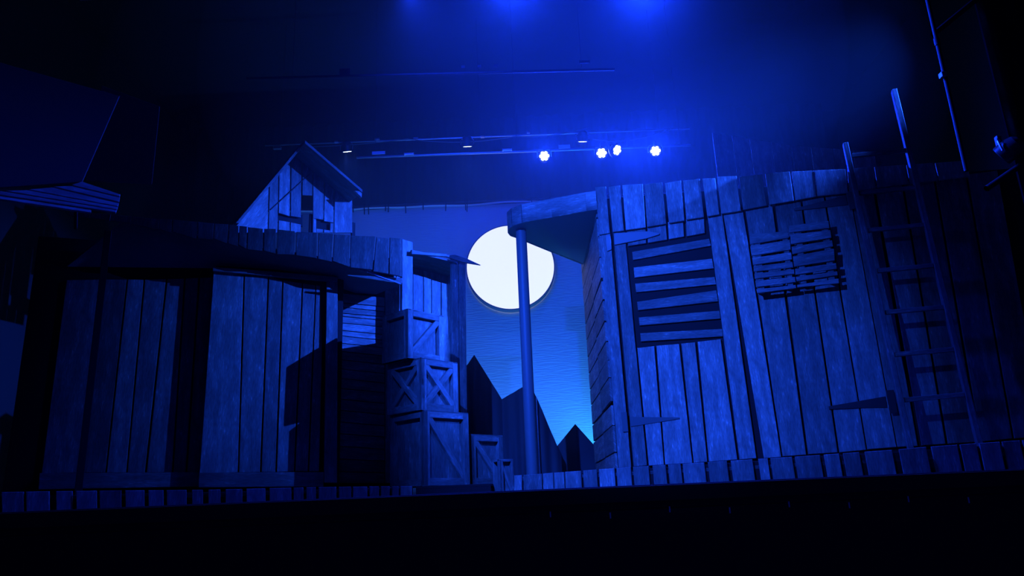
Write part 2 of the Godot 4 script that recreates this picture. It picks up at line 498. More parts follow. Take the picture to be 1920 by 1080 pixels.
	led.albedo_color = Color(0.8, 0.8, 0.8)
	led.emission_enabled = true
	led.emission = lin(0.62, 0.80, 1.0)
	led.emission_energy_multiplier = 6.0
	M.led = led
	var cyc := StandardMaterial3D.new()
	cyc.resource_name = "cyclorama_lamp_glow"
	cyc.emission_enabled = true
	cyc.emission = lin(0.1, 0.3, 1.0)
	cyc.emission_energy_multiplier = 2.0
	M.cyc = cyc


func plain(called: String, r: float, g: float, b: float, rough: float, metal := 0.0) -> StandardMaterial3D:
	var m := StandardMaterial3D.new()
	m.resource_name = called
	m.albedo_color = lin(r, g, b)
	m.roughness = rough
	m.metallic = metal
	return m


# ------------------------------------------------------------------ building blocks
func numbered(called: String) -> String:
	if not used.has(called):
		used[called] = 0
		return called
	used[called] += 1
	return "%s_%03d" % [called, used[called]]


func thing(called: String, label: String, category: String, at := Vector3.ZERO, turn := 0.0, group := "") -> Node3D:
	var o := Node3D.new()
	o.name = numbered(called)
	add_child(o)
	o.position = at
	o.rotation.y = turn
	tag(o, label, category, group)
	return o


func tag(o: Node3D, label: String, category: String, group := "") -> Node3D:
	o.set_meta("label", label)
	o.set_meta("category", category)
	if group:
		o.set_meta("group", group)
	return o


func structure(o: Node3D, label := "") -> Node3D:
	o.set_meta("kind", "structure")
	if label:
		o.set_meta("label", label)
	return o


func part(parent: Node3D, called: String, mesh: Mesh, m: Material, at := Vector3.ZERO, turn := Basis.IDENTITY) -> MeshInstance3D:
	var o := MeshInstance3D.new()
	o.name = called
	o.mesh = mesh
	o.material_override = m
	parent.add_child(o, true)
	o.transform = Transform3D(turn, at)
	return o


func some_wood() -> Material:
	return wood[rng.randi() % wood.size()]


func outline(flat: Array) -> PackedVector2Array:
	var p := PackedVector2Array()
	for i in range(0, flat.size() - 1, 2):
		p.append(Vector2(flat[i], flat[i + 1]))
	var a := 0.0
	for i in p.size():
		a += p[i].cross(p[(i + 1) % p.size()])
	if a > 0.0:
		p.reverse()
	return p


# A board: an outline (metres, seen from the front) with thickness and eased front edges.
func board(flat: Array, front: float, thick: float, ease_by := 0.004, grain := Vector2.ZERO) -> ArrayMesh:
	var p := outline(flat)
	var n := p.size()
	var best := 0.0
	var along := Vector2.DOWN
	var mid := Vector2.ZERO
	for i in n:
		var e := p[(i + 1) % n] - p[i]
		mid += p[i] / n
		if e.length() > best:
			best = e.length()
			along = e.normalized()
	if grain != Vector2.ZERO:
		along = grain
	var across := along.orthogonal()
	var shift := Vector2(rng.randf() * 3.0, rng.randf() * 7.0)
	var inner := PackedVector2Array()
	for i in n:
		var a := (p[i] - p[(i + n - 1) % n]).normalized()
		var b := (p[(i + 1) % n] - p[i]).normalized()
		var na := Vector2(a.y, -a.x)
		var nb := Vector2(b.y, -b.x)
		var k := (na + nb).normalized()
		var c := maxf(0.35, k.dot(na))
		inner.append(p[i] + k * minf(ease_by / c, 0.3 * best))
	var st := SurfaceTool.new()
	st.begin(Mesh.PRIMITIVE_TRIANGLES)
	var put := func(v2: Vector2, z: float, nor: Vector3) -> void:
		st.set_normal(nor)
		st.set_uv(Vector2(across.dot(v2) + (front - z), along.dot(v2)) + shift)
		st.add_vertex(Vector3(v2.x, v2.y, z))
	var tri := Geometry2D.triangulate_polygon(inner)
	for i in range(0, tri.size(), 3):
		var a := inner[tri[i]]
		var b := inner[tri[i + 1]]
		var c := inner[tri[i + 2]]
		if (b - a).cross(c - a) > 0.0:
			var s := b
			b = c
			c = s
		for v in [a, b, c]:
			put.call(v, front, Vector3.BACK)
	tri = Geometry2D.triangulate_polygon(p)
	for i in range(0, tri.size(), 3):
		var a := p[tri[i]]
		var b := p[tri[i + 1]]
		var c := p[tri[i + 2]]
		if (b - a).cross(c - a) < 0.0:
			var s := b
			b = c
			c = s
		for v in [a, b, c]:
			put.call(v, front - thick, Vector3.FORWARD)
	for i in n:
		var j := (i + 1) % n
		var e := (p[j] - p[i]).normalized()
		var o := Vector3(-e.y, e.x, 0)
		var slope := (o + Vector3.BACK).normalized()
		for t in [[inner[i], front, slope], [p[i], front - ease_by, slope], [p[j], front - ease_by, slope], [inner[i], front, slope], [p[j], front - ease_by, slope], [inner[j], front, slope],
				[p[i], front - ease_by, o], [p[i], front - thick, o], [p[j], front - thick, o], [p[i], front - ease_by, o], [p[j], front - thick, o], [p[j], front - ease_by, o]]:
			put.call(t[0], t[1], t[2])
	return st.commit()


func rect(x0: float, y0: float, x1: float, y1: float) -> Array:
	return [x0, y1, x1, y1, x1, y0, x0, y0]


# A board of size (x, y, z) lying around the origin, with eased edges.
func block(size: Vector3, ease_by := 0.004) -> ArrayMesh:
	return board(rect(-size.x / 2, -size.y / 2, size.x / 2, size.y / 2), size.z / 2, size.z, ease_by)


# A straight bar of a rectangular section between two points.
func bar(parent: Node3D, called: String, a: Vector3, b: Vector3, wide: float, deep: float, m: Material, side := Vector3.BACK) -> MeshInstance3D:
	var y := (b - a).normalized()
	var x := y.cross(side).normalized()
	var z := x.cross(y)
	return part(parent, called, block(Vector3(wide, (b - a).length(), deep), minf(0.004, wide * 0.2)), m, (a + b) / 2.0, Basis(x, y, z))


# A round bar through a list of points.
func tube(points: Array, radius: float, sides := 10) -> ArrayMesh:
	var st := SurfaceTool.new()
	st.begin(Mesh.PRIMITIVE_TRIANGLES)
	var rings := []
	for i in points.size():
		var p: Vector3 = points[i]
		var d: Vector3 = ((points[mini(i + 1, points.size() - 1)] as Vector3) - (points[maxi(i - 1, 0)] as Vector3)).normalized()
		var ref := Vector3.UP if absf(d.y) < 0.9 else Vector3.RIGHT
		var x := d.cross(ref).normalized()
		var y := x.cross(d)
		var ring := []
		for k in sides:
			var a := TAU * k / sides
			ring.append([p + (x * cos(a) + y * sin(a)) * radius, x * cos(a) + y * sin(a)])
		rings.append(ring)
	for i in rings.size() - 1:
		for k in sides:
			var l := (k + 1) % sides
			for c in [rings[i][k], rings[i + 1][l], rings[i + 1][k], rings[i][k], rings[i][l], rings[i + 1][l]]:
				st.set_normal(c[1])
				st.add_vertex(c[0])
	for e in [0, rings.size() - 1]:
		var nor: Vector3 = ((points[0] as Vector3) - (points[1] as Vector3)).normalized() if e == 0 else ((points[-1] as Vector3) - (points[-2] as Vector3)).normalized()
		for k in range(1, sides - 1):
			for c in ([rings[e][0], rings[e][k], rings[e][k + 1]] if e == 0 else [rings[e][0], rings[e][k + 1], rings[e][k]]):
				st.set_normal(nor)
				st.add_vertex(c[0])
	return st.commit()


func sag(a: Vector3, b: Vector3, drop: float, steps := 10) -> Array:
	var out := []
	for i in steps + 1:
		var t := float(i) / steps
		out.append(a.lerp(b, t) - Vector3(0, drop * 4.0 * t * (1.0 - t), 0))
	return out


# A lathed shape around local z: profile of [radius, z].
func lathe(profile: Array, sides := 24) -> ArrayMesh:
	var st := SurfaceTool.new()
	st.begin(Mesh.PRIMITIVE_TRIANGLES)
	for i in profile.size() - 1:
		var r0: float = profile[i][0]
		var z0: float = profile[i][1]
		var r1: float = profile[i + 1][0]
		var z1: float = profile[i + 1][1]
		var slope := Vector2(z1 - z0, -(r1 - r0)).normalized()
		for k in sides:
			var a := TAU * k / sides
			var b := TAU * (k + 1) / sides
			var q := func(r: float, z: float, t: float) -> void:
				st.set_normal(Vector3(cos(t) * slope.x, sin(t) * slope.x, slope.y))
				st.add_vertex(Vector3(cos(t) * r, sin(t) * r, z))
			q.call(r0, z0, a)
			q.call(r1, z1, a)
			q.call(r1, z1, b)
			q.call(r0, z0, a)
			q.call(r1, z1, b)
			q.call(r0, z0, b)
	return st.commit()


# A horizontal slab: plan outline as [x, z, x, z ...], from y0 to y1.
func deck_mesh(plan: Array, y0: float, y1: float) -> ArrayMesh:
	var f := []
	for i in range(0, plan.size(), 2):
		f.append(plan[i])
		f.append(-plan[i + 1])
	return board(f, y1, y1 - y0, 0.004)


const LAID := Basis(Vector3(1, 0, 0), Vector3(0, 0, -1), Vector3(0, 1, 0))   # local (x, y, z) of a board laid flat


# ------------------------------------------------------------------ the theatre
func theatre() -> void:
	var f := part(self, "floor", block(Vector3(17, 0.2, 11.0)), M.black_paint, Vector3(0.2, -0.1, -12.3))
	structure(f, "black painted stage floor")
	var a := part(self, "floor_auditorium", block(Vector3(17, 0.2, 11.5)), M.black_paint, Vector3(0.2, -1.5, -1.25))
	structure(a, "dark auditorium floor below the stage")
	var ap := part(self, "wall_apron", block(Vector3(17, 1.2, 0.12)), M.black_paint, Vector3(0.2, -0.8, -6.86))
	structure(ap, "black front wall of the stage under its edge")
	var t := part(self, "trim_1", block(Vector3(17, 0.13, 0.05), 0.003), M.brown, Vector3(0.2, -0.075, -6.775))
	structure(t, "dark brown wooden edge along the front of the stage")
	for i in 8:
		var hook := part(ap, "tape_tab", block(Vector3(0.012, 0.05, 0.004), 0.001), M.tape, Vector3(0.05 + 0.52 * i, 0.585 - 0.03 * (i % 2), 0.063))
		hook.set_meta("label", "small pale tab on the stage front")
	for w in [["wall_back", Vector3(17, 11.0, 0.2), Vector3(0.2, 4.0, -17.9)], ["wall_left", Vector3(0.2, 11.0, 22.6), Vector3(-8.4, 4.0, -6.6)],
			["wall_right", Vector3(0.2, 11.0, 22.6), Vector3(8.8, 4.0, -6.6)], ["wall_house", Vector3(17, 11.0, 0.2), Vector3(0.2, 4.0, 4.6)], ["ceiling", Vector3(17.4, 0.2, 22.6), Vector3(0.2, 9.6, -6.6)]]:
		structure(part(self, w[0], block(w[1]), M.black_paint, w[2]), "black painted wall of the theatre")


# A hanging cloth with soft vertical folds, thick enough to be seen from the side. Local x along, y up.
func drape_mesh(wide: float, high: float, fold: float, depth: float) -> ArrayMesh:
	var st := SurfaceTool.new()
	st.begin(Mesh.PRIMITIVE_TRIANGLES)
	st.set_smooth_group(0)
	var n := int(wide / fold * 8.0)
	var pts := []
	for i in n + 1:
		var x := wide * i / n
		pts.append(Vector2(x, depth * (sin(TAU * x / fold) + 0.4 * sin(TAU * x / fold * 0.37 + 1.0))))
	for s in [0.0, -0.02]:
		for i in n:
			var a := Vector3(pts[i].x, 0, pts[i].y + s)
			var b := Vector3(pts[i + 1].x, 0, pts[i + 1].y + s)
			var up := Vector3(0, high, 0)
			for v in ([a, a + up, b + up, a, b + up, b] if s == 0.0 else [a, b + up, a + up, a, b, b + up]):
				st.add_vertex(v)
	for i in n:
		for y in [0.0, high]:
			var a := Vector3(pts[i].x, y, pts[i].y)
			var b := Vector3(pts[i + 1].x, y, pts[i + 1].y)
			var k := Vector3(0, 0, -0.02)
			for v in [a, b, b + k, a, b + k, a + k]:
				st.add_vertex(v)
	st.generate_normals()
	return st.commit()


# ------------------------------------------------------------------ sky cloth and moon
func sky_cloth() -> void:
	var t := thing("sky_backdrop", "blue-lit sky cloth with creases hanging behind the moon", "backdrop", Vector3(-5.2, 0, -15.0))
	var st := SurfaceTool.new()
	st.begin(Mesh.PRIMITIVE_TRIANGLES)
	var W := 10.6
	var H := 6.1
	for s in 2:
		for i in 53:
			var x0 := W * i / 53.0
			var x1 := W * (i + 1) / 53.0
			var f := func(x: float, y: float) -> void:
				st.set_uv(Vector2(x, y))
				st.add_vertex(Vector3(x, y, 0.012 * sin(x * 2.1) * (y / H) - 0.01 * s))
			for c in [[x0, 0.0], [x0, H], [x1, H], [x0, 0.0], [x1, H], [x1, 0.0]]:
				f.call(c[0], c[1])
	st.generate_normals()
	part(t, "cloth", st.commit(), M.cloth)
	var hem := []
	for i in 107:
		var x := W * i / 106.0
		hem.append(Vector3(x, H + 0.012 + 0.022 * sin(x * 3.3) * sin(x * 0.9 + 0.4), 0.02))
	part(t, "webbing", tube(hem, 0.022, 8), M.webbing).set_meta("label", "white webbing along the top of the cloth")
	part(t, "batten", tube([Vector3(-0.3, H + 0.075, 0.0), Vector3(W + 0.3, H + 0.075, 0.0)], 0.024, 10), M.dark_iron)
	for x in [1.85, 2.09, 2.18, 2.55, 2.61, 2.98, 3.36, 3.85, 4.27, 4.31, 5.7, 6.1, 6.6, 7.2]:
		var long := rng.randf_range(0.05, 0.17)
		part(t, "tie", tube([Vector3(x, H + 0.10, 0.03), Vector3(x + 0.004, H + 0.02, 0.042), Vector3(x + rng.randf_range(-0.01, 0.01), H - long, 0.035)], 0.011, 6), M.black_cloth)
	var mo := thing("moon_disc", "large glowing white full moon disc in front of the sky cloth", "moon", Vector3(-0.014, 4.594, -14.76))
	var r := 0.915
	part(mo, "rim", lathe([[r, -0.224], [r + 0.012, -0.22], [r + 0.012, -0.004], [r, 0.0], [r - 0.012, 0.0]], 96), M.moon_rim)
	part(mo, "glowing_face", lathe([[r - 0.002, -0.004], [0.0, -0.004]], 96), M.moon)


func hills() -> void:
	for k in 2:
		var line: Array = [MOUNTAIN_NEAR, MOUNTAIN_FAR][k]
		var z: float = [-12.6, -13.0][k]
		var t := thing("mountain_flat", ["dark jagged mountain cut-out with corrugated face left of the pole", "small dark mountain cut-out with one low peak beside the plank shack"][k], "mountain", Vector3(0, 0, z), 0.0, "mountain cut-outs")
		part(t, "face", corrugated(line, [0.045, 0.0][k]), M.hill)
		if k == 0:
			part(t, "thin_rod", tube([Vector3(0.322, 0.0, 0.14), Vector3(0.326, 1.56, 0.14)], 0.009, 8), M.steel)
		for x in [line[2] + 0.25, line[line.size() - 4] - 0.35]:
			bar(t, "brace", Vector3(x, 0, -0.75), Vector3(x, 0.9, -0.06), 0.05, 0.03, M.hill, Vector3.RIGHT)


# A cut-out sheet whose top follows a line of [x, y ...], standing on the floor, with upright corrugations.
func corrugated(line: Array, wave: float) -> ArrayMesh:
	var xs := []
	for i in range(0, line.size(), 2):
		xs.append(line[i])
	var x0: float = xs[0]
	var x1: float = xs[-1]
	var n := int((x1 - x0) / 0.022)
	for i in n:
		xs.append(lerpf(x0, x1, (i + 0.5) / n))
	xs.sort()
	var top := func(x: float) -> float:
		for i in range(0, line.size() - 2, 2):
			if x <= line[i + 2] + 0.0001:
				return lerpf(line[i + 1], line[i + 3], clampf((x - line[i]) / (line[i + 2] - line[i]), 0.0, 1.0))
		return line[-1]
	var st := SurfaceTool.new()
	st.begin(Mesh.PRIMITIVE_TRIANGLES)
	for i in xs.size() - 1:
		var a: float = xs[i]
		var b: float = xs[i + 1]
		var za := wave * 0.5 * (1.0 + sin(a * TAU / 0.19)) * (0.75 + 0.25 * sin(a * 5.0))
		var zb := wave * 0.5 * (1.0 + sin(b * TAU / 0.19)) * (0.75 + 0.25 * sin(b * 5.0))
		var pa := [Vector3(a, 0, za), Vector3(a, top.call(a), za), Vector3(b, top.call(b), zb), Vector3(b, 0, zb)]
		var k := Vector3(0, 0, -0.03)
		for v in [pa[0], pa[1], pa[2], pa[0], pa[2], pa[3], pa[0] + k, pa[2] + k, pa[1] + k, pa[0] + k, pa[3] + k, pa[2] + k, pa[1], pa[1] + k, pa[2] + k, pa[1], pa[2] + k, pa[2]]:
			st.add_vertex(v)
	st.generate_normals()
	return st.commit()


# ------------------------------------------------------------------ the plank shack on the right
const RIGHT_AT := Vector3(1.222, 0.000, -9.500)
const RIGHT_TURN := deg_to_rad(-16.7)


func right_shack() -> void:
	var t := thing("plank_shack", "tall weathered plank shack with slatted door, shutter and porch roof, beside the moon", "building", RIGHT_AT, RIGHT_TURN)
	part(t, "backing", board([-0.02, 3.86, 5.3, 3.4, 5.9, 0.0, 0.0, 0.0], -0.045, 0.03), M.backing)
	for f in RIGHT_FASCIA:
		part(t, "fascia_board", board(f, 0.055 + rng.randf_range(-0.006, 0.006), 0.03, 0.004, Vector2.DOWN), some_wood())
	for f in RIGHT_WALL:
		part(t, "wall_plank", board(f, rng.randf_range(-0.006, 0.006), 0.032), some_wood())
	part(t, "corner_post", board(RIGHT_POST, 0.02, 0.08), some_wood())
	var d := Node3D.new()
	d.name = "door"
	t.add_child(d)
	for f in DOOR:
		part(d, f[0], board(f.slice(1), rng.randf_range(-0.003, 0.003), 0.03, 0.004, Vector2.DOWN), some_wood())
	for f in DOOR_SLAT:
		part(d, "slat", board(f, -0.012, 0.022), some_wood())
	for i in STRAP_HINGE.size():
		var f: Array = STRAP_HINGE[i]
		part(t, "strap_hinge" if i % 2 == 0 else "hinge_leaf", board(f.slice(1), f[0], 0.014, 0.002), [M.grey_iron, M.iron, M.dark_iron, M.iron][i / 2])
	var s := Node3D.new()
	s.name = "shutter"
	t.add_child(s)
	for f in SHUTTER_SLAT:
		part(s, "slat", board(f, 0.17 + rng.randf_range(-0.008, 0.008), 0.02), some_wood())
	for f in SHUTTER_UPRIGHT:
		part(s, "upright", board(f, 0.148, 0.14), wood[3])
	# side wall of clapboards, running back from the corner post
	var side := Node3D.new()
	side.name = "side_wall"
	t.add_child(side)
	side.transform = t.transform.affine_inverse() * Transform3D(Basis(Vector3(0, 0, 1), Vector3.UP, Vector3(-1, 0, 0)), Vector3(1.205, 0, -12.0))
	part(side, "backing", board(rect(-0.2, 0.0, 2.44, 3.9), -0.03, 0.03), M.backing)
	var rows := [3.95, 3.62, 3.34, 3.02, 2.72, 2.45, 2.16, 1.89, 1.625, 1.375, 1.06, 0.79, 0.445, 0.24, 0.0]
	for i in rows.size() - 1:
		var hi: float = rows[i]
		var lo: float = rows[i + 1]
		var w := rng.randf_range(-0.03, 0.03)
		part(side, "clapboard", board([-0.25 + rng.randf_range(-0.05, 0.05), hi - 0.022, 1.30, hi - 0.022 + w * 0.5, 1.30, lo + w * 0.4, -0.25, lo], 0.0, 0.03), some_wood())
		part(side, "clapboard", board([1.335, hi - 0.022 + w * 0.5, 2.44, hi - 0.022 + w, 2.44, lo + w, 1.335, lo + w * 0.4], 0.012, 0.03), some_wood())
	# porch roof: a slab with a rounded tip, and its fascia
	var p := Node3D.new()
	p.name = "porch_roof"
	t.add_child(p)
	p.transform = t.transform.affine_inverse()
	var plan := [1.20, -9.44, 1.06, -9.478, 0.60, -9.655, 0.19, -9.811, 0.053, -9.935, -0.008, -10.07, -0.008, -10.19, 0.025, -10.32, 0.095, -10.40, 0.263, -10.619, 0.645, -11.13, 1.20, -11.85]
	part(p, "soffit", deck_mesh(plan, 3.665, 3.70), M.soffit, Vector3.ZERO, LAID)
	part(p, "roof_deck", deck_mesh(plan, 3.90, 3.925), some_wood(), Vector3.ZERO, LAID)
	var st := SurfaceTool.new()
	st.begin(Mesh.PRIMITIVE_TRIANGLES)
	var run := 0.0
	for i in range(0, plan.size() - 2, 2):
		var a := Vector3(plan[i], 3.655, plan[i + 1])
		var b := Vector3(plan[i + 2], 3.655, plan[i + 3])
		var o := (b - a).cross(Vector3.UP).normalized() * -0.02
		var up := Vector3(0, 0.272, 0)
		var l := (b - a).length()
		for c in [[a + o, run, 0.0], [a + o + up, run, 0.27], [b + o + up, run + l, 0.27], [a + o, run, 0.0], [b + o + up, run + l, 0.27], [b + o, run + l, 0.0],
				[a, run, 0.0], [b + up, run + l, 0.27], [a + up, run, 0.27], [a, run, 0.0], [b, run + l, 0.0], [b + up, run + l, 0.27],
				[a, run, 0.0], [a + o, run, 0.0], [b + o, run + l, 0.0], [a, run, 0.0], [b + o, run + l, 0.0], [b, run + l, 0.0],
				[a + up, run, 0.0], [b + up, run, 0.0], [b + o + up, run + l, 0.0], [a + up, run, 0.0], [b + o + up, run + l, 0.0], [a + o + up, run + l, 0.0]]:
			st.set_uv(Vector2(c[2], c[1]))
			st.add_vertex(c[0])
		run += l
	st.generate_normals()
	part(p, "fascia", st.commit(), wood[0])
	var post := Node3D.new()
	post.name = "porch_post"
	t.add_child(post)
	post.transform = t.transform.affine_inverse() * Transform3D(Basis.IDENTITY, Vector3(0.163, 0.0, -10.12))
	part(post, "pole", tube([Vector3(-0.002, 0.185, 0), Vector3(0.0, 2.0, 0), Vector3(0.002, 3.665, 0)], 0.077, 32), M.post)
	part(post, "foot_flange", tube([Vector3(0, 0.175, 0), Vector3(0, 0.195, 0)], 0.13, 24), M.iron)


func right_boardwalk() -> void:
	var t := thing("boardwalk", "raised boardwalk of short upright boards in front of the plank shack", "boardwalk", Vector3(-0.065, 0.000, -8.900), RIGHT_TURN)
	for f in BOARDWALK_RIGHT:
		part(t, "front_board", board(f, rng.randf_range(-0.01, 0.01), 0.03, 0.004, Vector2.DOWN), some_wood())
	part(t, "backing", board([0.0, 0.17, 5.9, 0.26, 5.9, 0.0, 0.0, 0.0], -0.04, 0.03), M.backing)
	var o := t.transform.affine_inverse()
	var a := o * Vector3(-0.05, 0, -10.9)
	var b := o * Vector3(1.18, 0, -10.9)
	var c := o * Vector3(1.18, 0, -9.38)
	part(t, "deck", deck_mesh([0.0, -0.04, 5.9, -0.04, 5.9, -0.86, c.x, c.z, b.x, b.z, a.x, a.z], 0.135, 0.175), some_wood(), Vector3.ZERO, LAID)


func ladder() -> void:
	var t := thing("ladder", "tall wooden ladder leaning against the plank shack, one rail longer", "ladder", RIGHT_AT, RIGHT_TURN)
	var v := func(a: Array, k: int) -> Vector3:
		return Vector3(a[k], a[k + 1], a[k + 2])
	for r in LADDER_RAIL:
		var lo: Vector3 = v.call(r, 3)
		bar(t, "rail", v.call(r, 0), Vector3(lo.x, 0.24, lo.z), 0.055, 0.09, dark_wood[0])
	for r in LADDER_RUNG:
		bar(t, "rung", v.call(r, 0), v.call(r, 3), 0.05, 0.035, dark_wood[0])


# ------------------------------------------------------------------ the building on the left
const LEFT_AT := Vector3(-1.518, 0.000, -9.900)
const LEFT_TURN := deg_to_rad(21.0)


func left_building() -> void:
	var t := thing("plank_storefront", "long dark plank storefront with barn door under a ragged board awning", "building", LEFT_AT, LEFT_TURN)
	part(t, "backing", board([-4.4, 3.2, -0.1, 3.2, -0.1, 0.0, -4.4, 0.0], -0.045, 0.03), M.backing)
	for f in WALL_PANEL_PLANK:
		part(t, "wall_plank", board(f, rng.randf_range(-0.004, 0.004), 0.03), some_wood())
	for f in WALL_PANEL_RAIL:
		part(t, "bottom_rail", board(f, 0.04, 0.04), some_wood())
	var d := Node3D.new()
	d.name = "barn_door"
	t.add_child(d)
	part(d, "backing", board(rect(-2.40, 0.2, -0.82, 2.9), 0.18, 0.16), M.backing)
	for f in BARN_DOOR_PLANK:
		part(d, "plank", board(f, 0.22 + rng.randf_range(-0.004, 0.004), 0.035), some_wood())
	for f in BARN_DOOR_RAIL:
		part(d, "rail", board(f, 0.27, 0.05), some_wood())
	for f in SIDING:
		part(t, "clapboard", board(f, rng.randf_range(-0.003, 0.003), 0.02, 0.003), some_wood())
	part(t, "siding_post", board(SIDING_POST, 0.015, 0.04), some_wood())
	# awning
	var a := Node3D.new()
	a.name = "awning"
	t.add_child(a)
	a.transform = t.transform.affine_inverse() * Transform3D(Basis(Vector3.UP, LEFT_TURN), Vector3(-1.426, 0.000, -9.300))
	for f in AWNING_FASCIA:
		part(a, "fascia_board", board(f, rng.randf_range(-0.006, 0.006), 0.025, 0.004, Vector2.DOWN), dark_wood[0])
	part(a, "edge_strip", board(AWNING_TRIM, -0.06, 0.02), some_wood())
	var u := Node3D.new()
	u.name = "awning_underside"
	t.add_child(u)
	u.transform = t.transform.affine_inverse()
	part(u, "soffit", soffit_mesh(AWNING_SOFFIT), M.soffit)
	# the bright end wall that turns towards the moon
	var e := Node3D.new()
	e.name = "end_wall"
	t.add_child(e)
	e.transform = t.transform.affine_inverse() * Transform3D(Basis(Vector3.UP, deg_to_rad(44.0)), Vector3(-1.487, 0.000, -9.700))
	for f in END_POST:
		part(e, "post", board(f, 0.03, 0.05), some_wood())
	for f in END_PLANK:
		part(e, "plank", board(f, rng.randf_range(-0.004, 0.004), 0.03), some_wood())
	# behind the gap over the planks: the back wall of the shed and the underside of its roof
	for i in 6:
		part(e, "back_plank", board(rect(0.02 + 0.235 * i, 0.2, 0.245 + 0.235 * i, 3.26), -0.5, 0.025), some_wood())
	part(e, "roof_deck", deck_mesh([0.12, 0.07, 0.90, 0.07, 1.12, -0.1, 1.43, -0.53, 0.02, -0.53], 3.262, 3.288), some_wood(), Vector3.ZERO, LAID)
	part(e, "ragged_roof_edge", board(END_ROOF, 0.10, 0.03), wood[1])


func soffit_mesh(points: Array) -> ArrayMesh:
	var st := SurfaceTool.new()
	st.begin(Mesh.PRIMITIVE_TRIANGLES)
	var p := []
	for q in points:
		p.append(Vector3(q[0], q[1], q[2]))
	var tri := [[0, 1, 5], [0, 5, 6], [1, 2, 4], [2, 3, 4], [1, 4, 5]]
	for k in tri:
		for i in k:
			st.add_vertex(p[i])
		for i in [k[0], k[2], k[1]]:
			st.add_vertex(p[i] + Vector3(0, 0.03, 0))
	for i in p.size():
		var a: Vector3 = p[i]
		var b: Vector3 = p[(i + 1) % p.size()]
		var up := Vector3(0, 0.03, 0)
		for v in [a, b, b + up, a, b + up, a + up]:
			st.add_vertex(v)
	st.generate_normals()
	return st.commit()


func gable() -> void:
	var t := thing("gable_house_flat", "small peaked gable front of bright boards with broken windows above the awning", "house", Vector3(-3.127, 0.000, -10.600), deg_to_rad(38.0))
	for f in GABLE_PLANK:
		part(t, "wall_plank", board(f, rng.randf_range(-0.004, 0.004), 0.02, 0.003), some_wood())
	for f in GABLE_WINDOW:
		part(t, "dark_window", board(f, -0.06, 0.02), M.backing)
	for i in 2:
		part(t, "roof_slab", board(GABLE_ROOF[i], [0.26, 0.46][i], [0.34, 0.54][i]), wood[3])
	part(t, "rafter_tail", board(GABLE_RAFTER, 0.44, 0.05), wood[0])
	part(t, "dark_diagonal", tube([Vector3(GABLE_DIAGONAL[0][0], GABLE_DIAGONAL[0][1], 0.012), Vector3(GABLE_DIAGONAL[1][0], GABLE_DIAGONAL[1][1], 0.012)], 0.008, 6), M.dark_iron)  # thin dark line running diagonally across the gable boards
	for x in [0.15, 0.85]:
		bar(t, "standing_brace", Vector3(x, 0.0, -0.06), Vector3(x, 4.3, -0.06), 0.06, 0.04, M.black_paint)


func left_boardwalk() -> void:
	var t := thing("boardwalk", "low boardwalk of short dark boards along the storefront", "boardwalk", Vector3(-1.219, 0.000, -8.820), LEFT_TURN)
	for f in BOARDWALK_LEFT:
		part(t, "front_board", board(f, rng.randf_range(-0.01, 0.01), 0.03, 0.004, Vector2.DOWN), some_wood())
	part(t, "backing", board([-4.7, 0.16, 0.0, 0.11, 0.0, 0.0, -4.7, 0.0], -0.04, 0.03), M.backing)
	part(t, "deck", deck_mesh([-4.7, -0.04, -0.02, -0.04, -0.40, -0.95, -4.7, -0.95], 0.085, 0.118), wood[3], Vector3.ZERO, LAID)


# ------------------------------------------------------------------ crates
func crate(label: String, at: Vector3, turn: float, size: Vector3, braces: int, side_braces: int) -> void:
	var t := thing("wooden_crate", label, "crate", at, deg_to_rad(turn), "stacked wooden crates")
	var w := size.x
	var h := size.y
	var d := size.z
	part(t, "panel", board(rect(0.05, 0.02, w - 0.01, h - 0.02), -0.05, d - 0.06), pale_wood[1])
	crate_face(t, w, h, 0.0, Transform3D.IDENTITY, braces)
	crate_face(t, d, h, 0.0, Transform3D(Basis(Vector3.UP, -PI / 2), Vector3(0, 0, -d)), side_braces)
	part(t, "lid", block(Vector3(w, 0.02, d)), pale_wood[0], Vector3(w / 2, h - 0.01, -d / 2))
	part(t, "bottom_board", block(Vector3(w - 0.01, 0.02, d - 0.01)), pale_wood[1], Vector3(w / 2, 0.01, -d / 2))


# A frame of four boards and its braces: 1 rises to the right, 2 falls to the right, 3 is a cross.
func crate_face(t: Node3D, w: float, h: float, z: float, x: Transform3D, braces: int) -> void:
	var k := minf(0.085, minf(w, h) * 0.16)
	for f in [rect(0, 0, k, h), rect(w - k, 0, w, h), rect(k + 0.001, h - k, w - k - 0.001, h), rect(k + 0.001, 0, w - k - 0.001, k)]:
		var o := part(t, "frame_board", board(f, z, 0.05), pale_wood[rng.randi() % 3])
		o.transform = x
	var b := k * 0.85
	var c := b * 0.5
	var L := Vector2(w - 2 * k, h - 2 * k)
	var u := L.normalized()
	var s := Vector2(-u.y, u.x) * c
	var up := [Vector2(k, k) - s, Vector2(k, k) + s, Vector2(w - k, h - k) + s, Vector2(w - k, h - k) - s]
	if braces & 1:
		var f := []
		for p in up:
			f.append_array([clampf(p.x, k * 0.5, w - k * 0.5), clampf(p.y, k * 0.5, h - k * 0.5)])
		part(t, "brace", board(f, z - 0.006, 0.044), pale_wood[0]).transform = x * Transform3D(Basis.IDENTITY, Vector3.ZERO)
	if braces & 2:
		var f := []
		for p in up:
			f.append_array([clampf(w - p.x, k * 0.5, w - k * 0.5), clampf(p.y, k * 0.5, h - k * 0.5)])
		part(t, "brace", board(f, z - (0.003 if braces & 1 else 0.005), 0.044), pale_wood[2]).transform = x


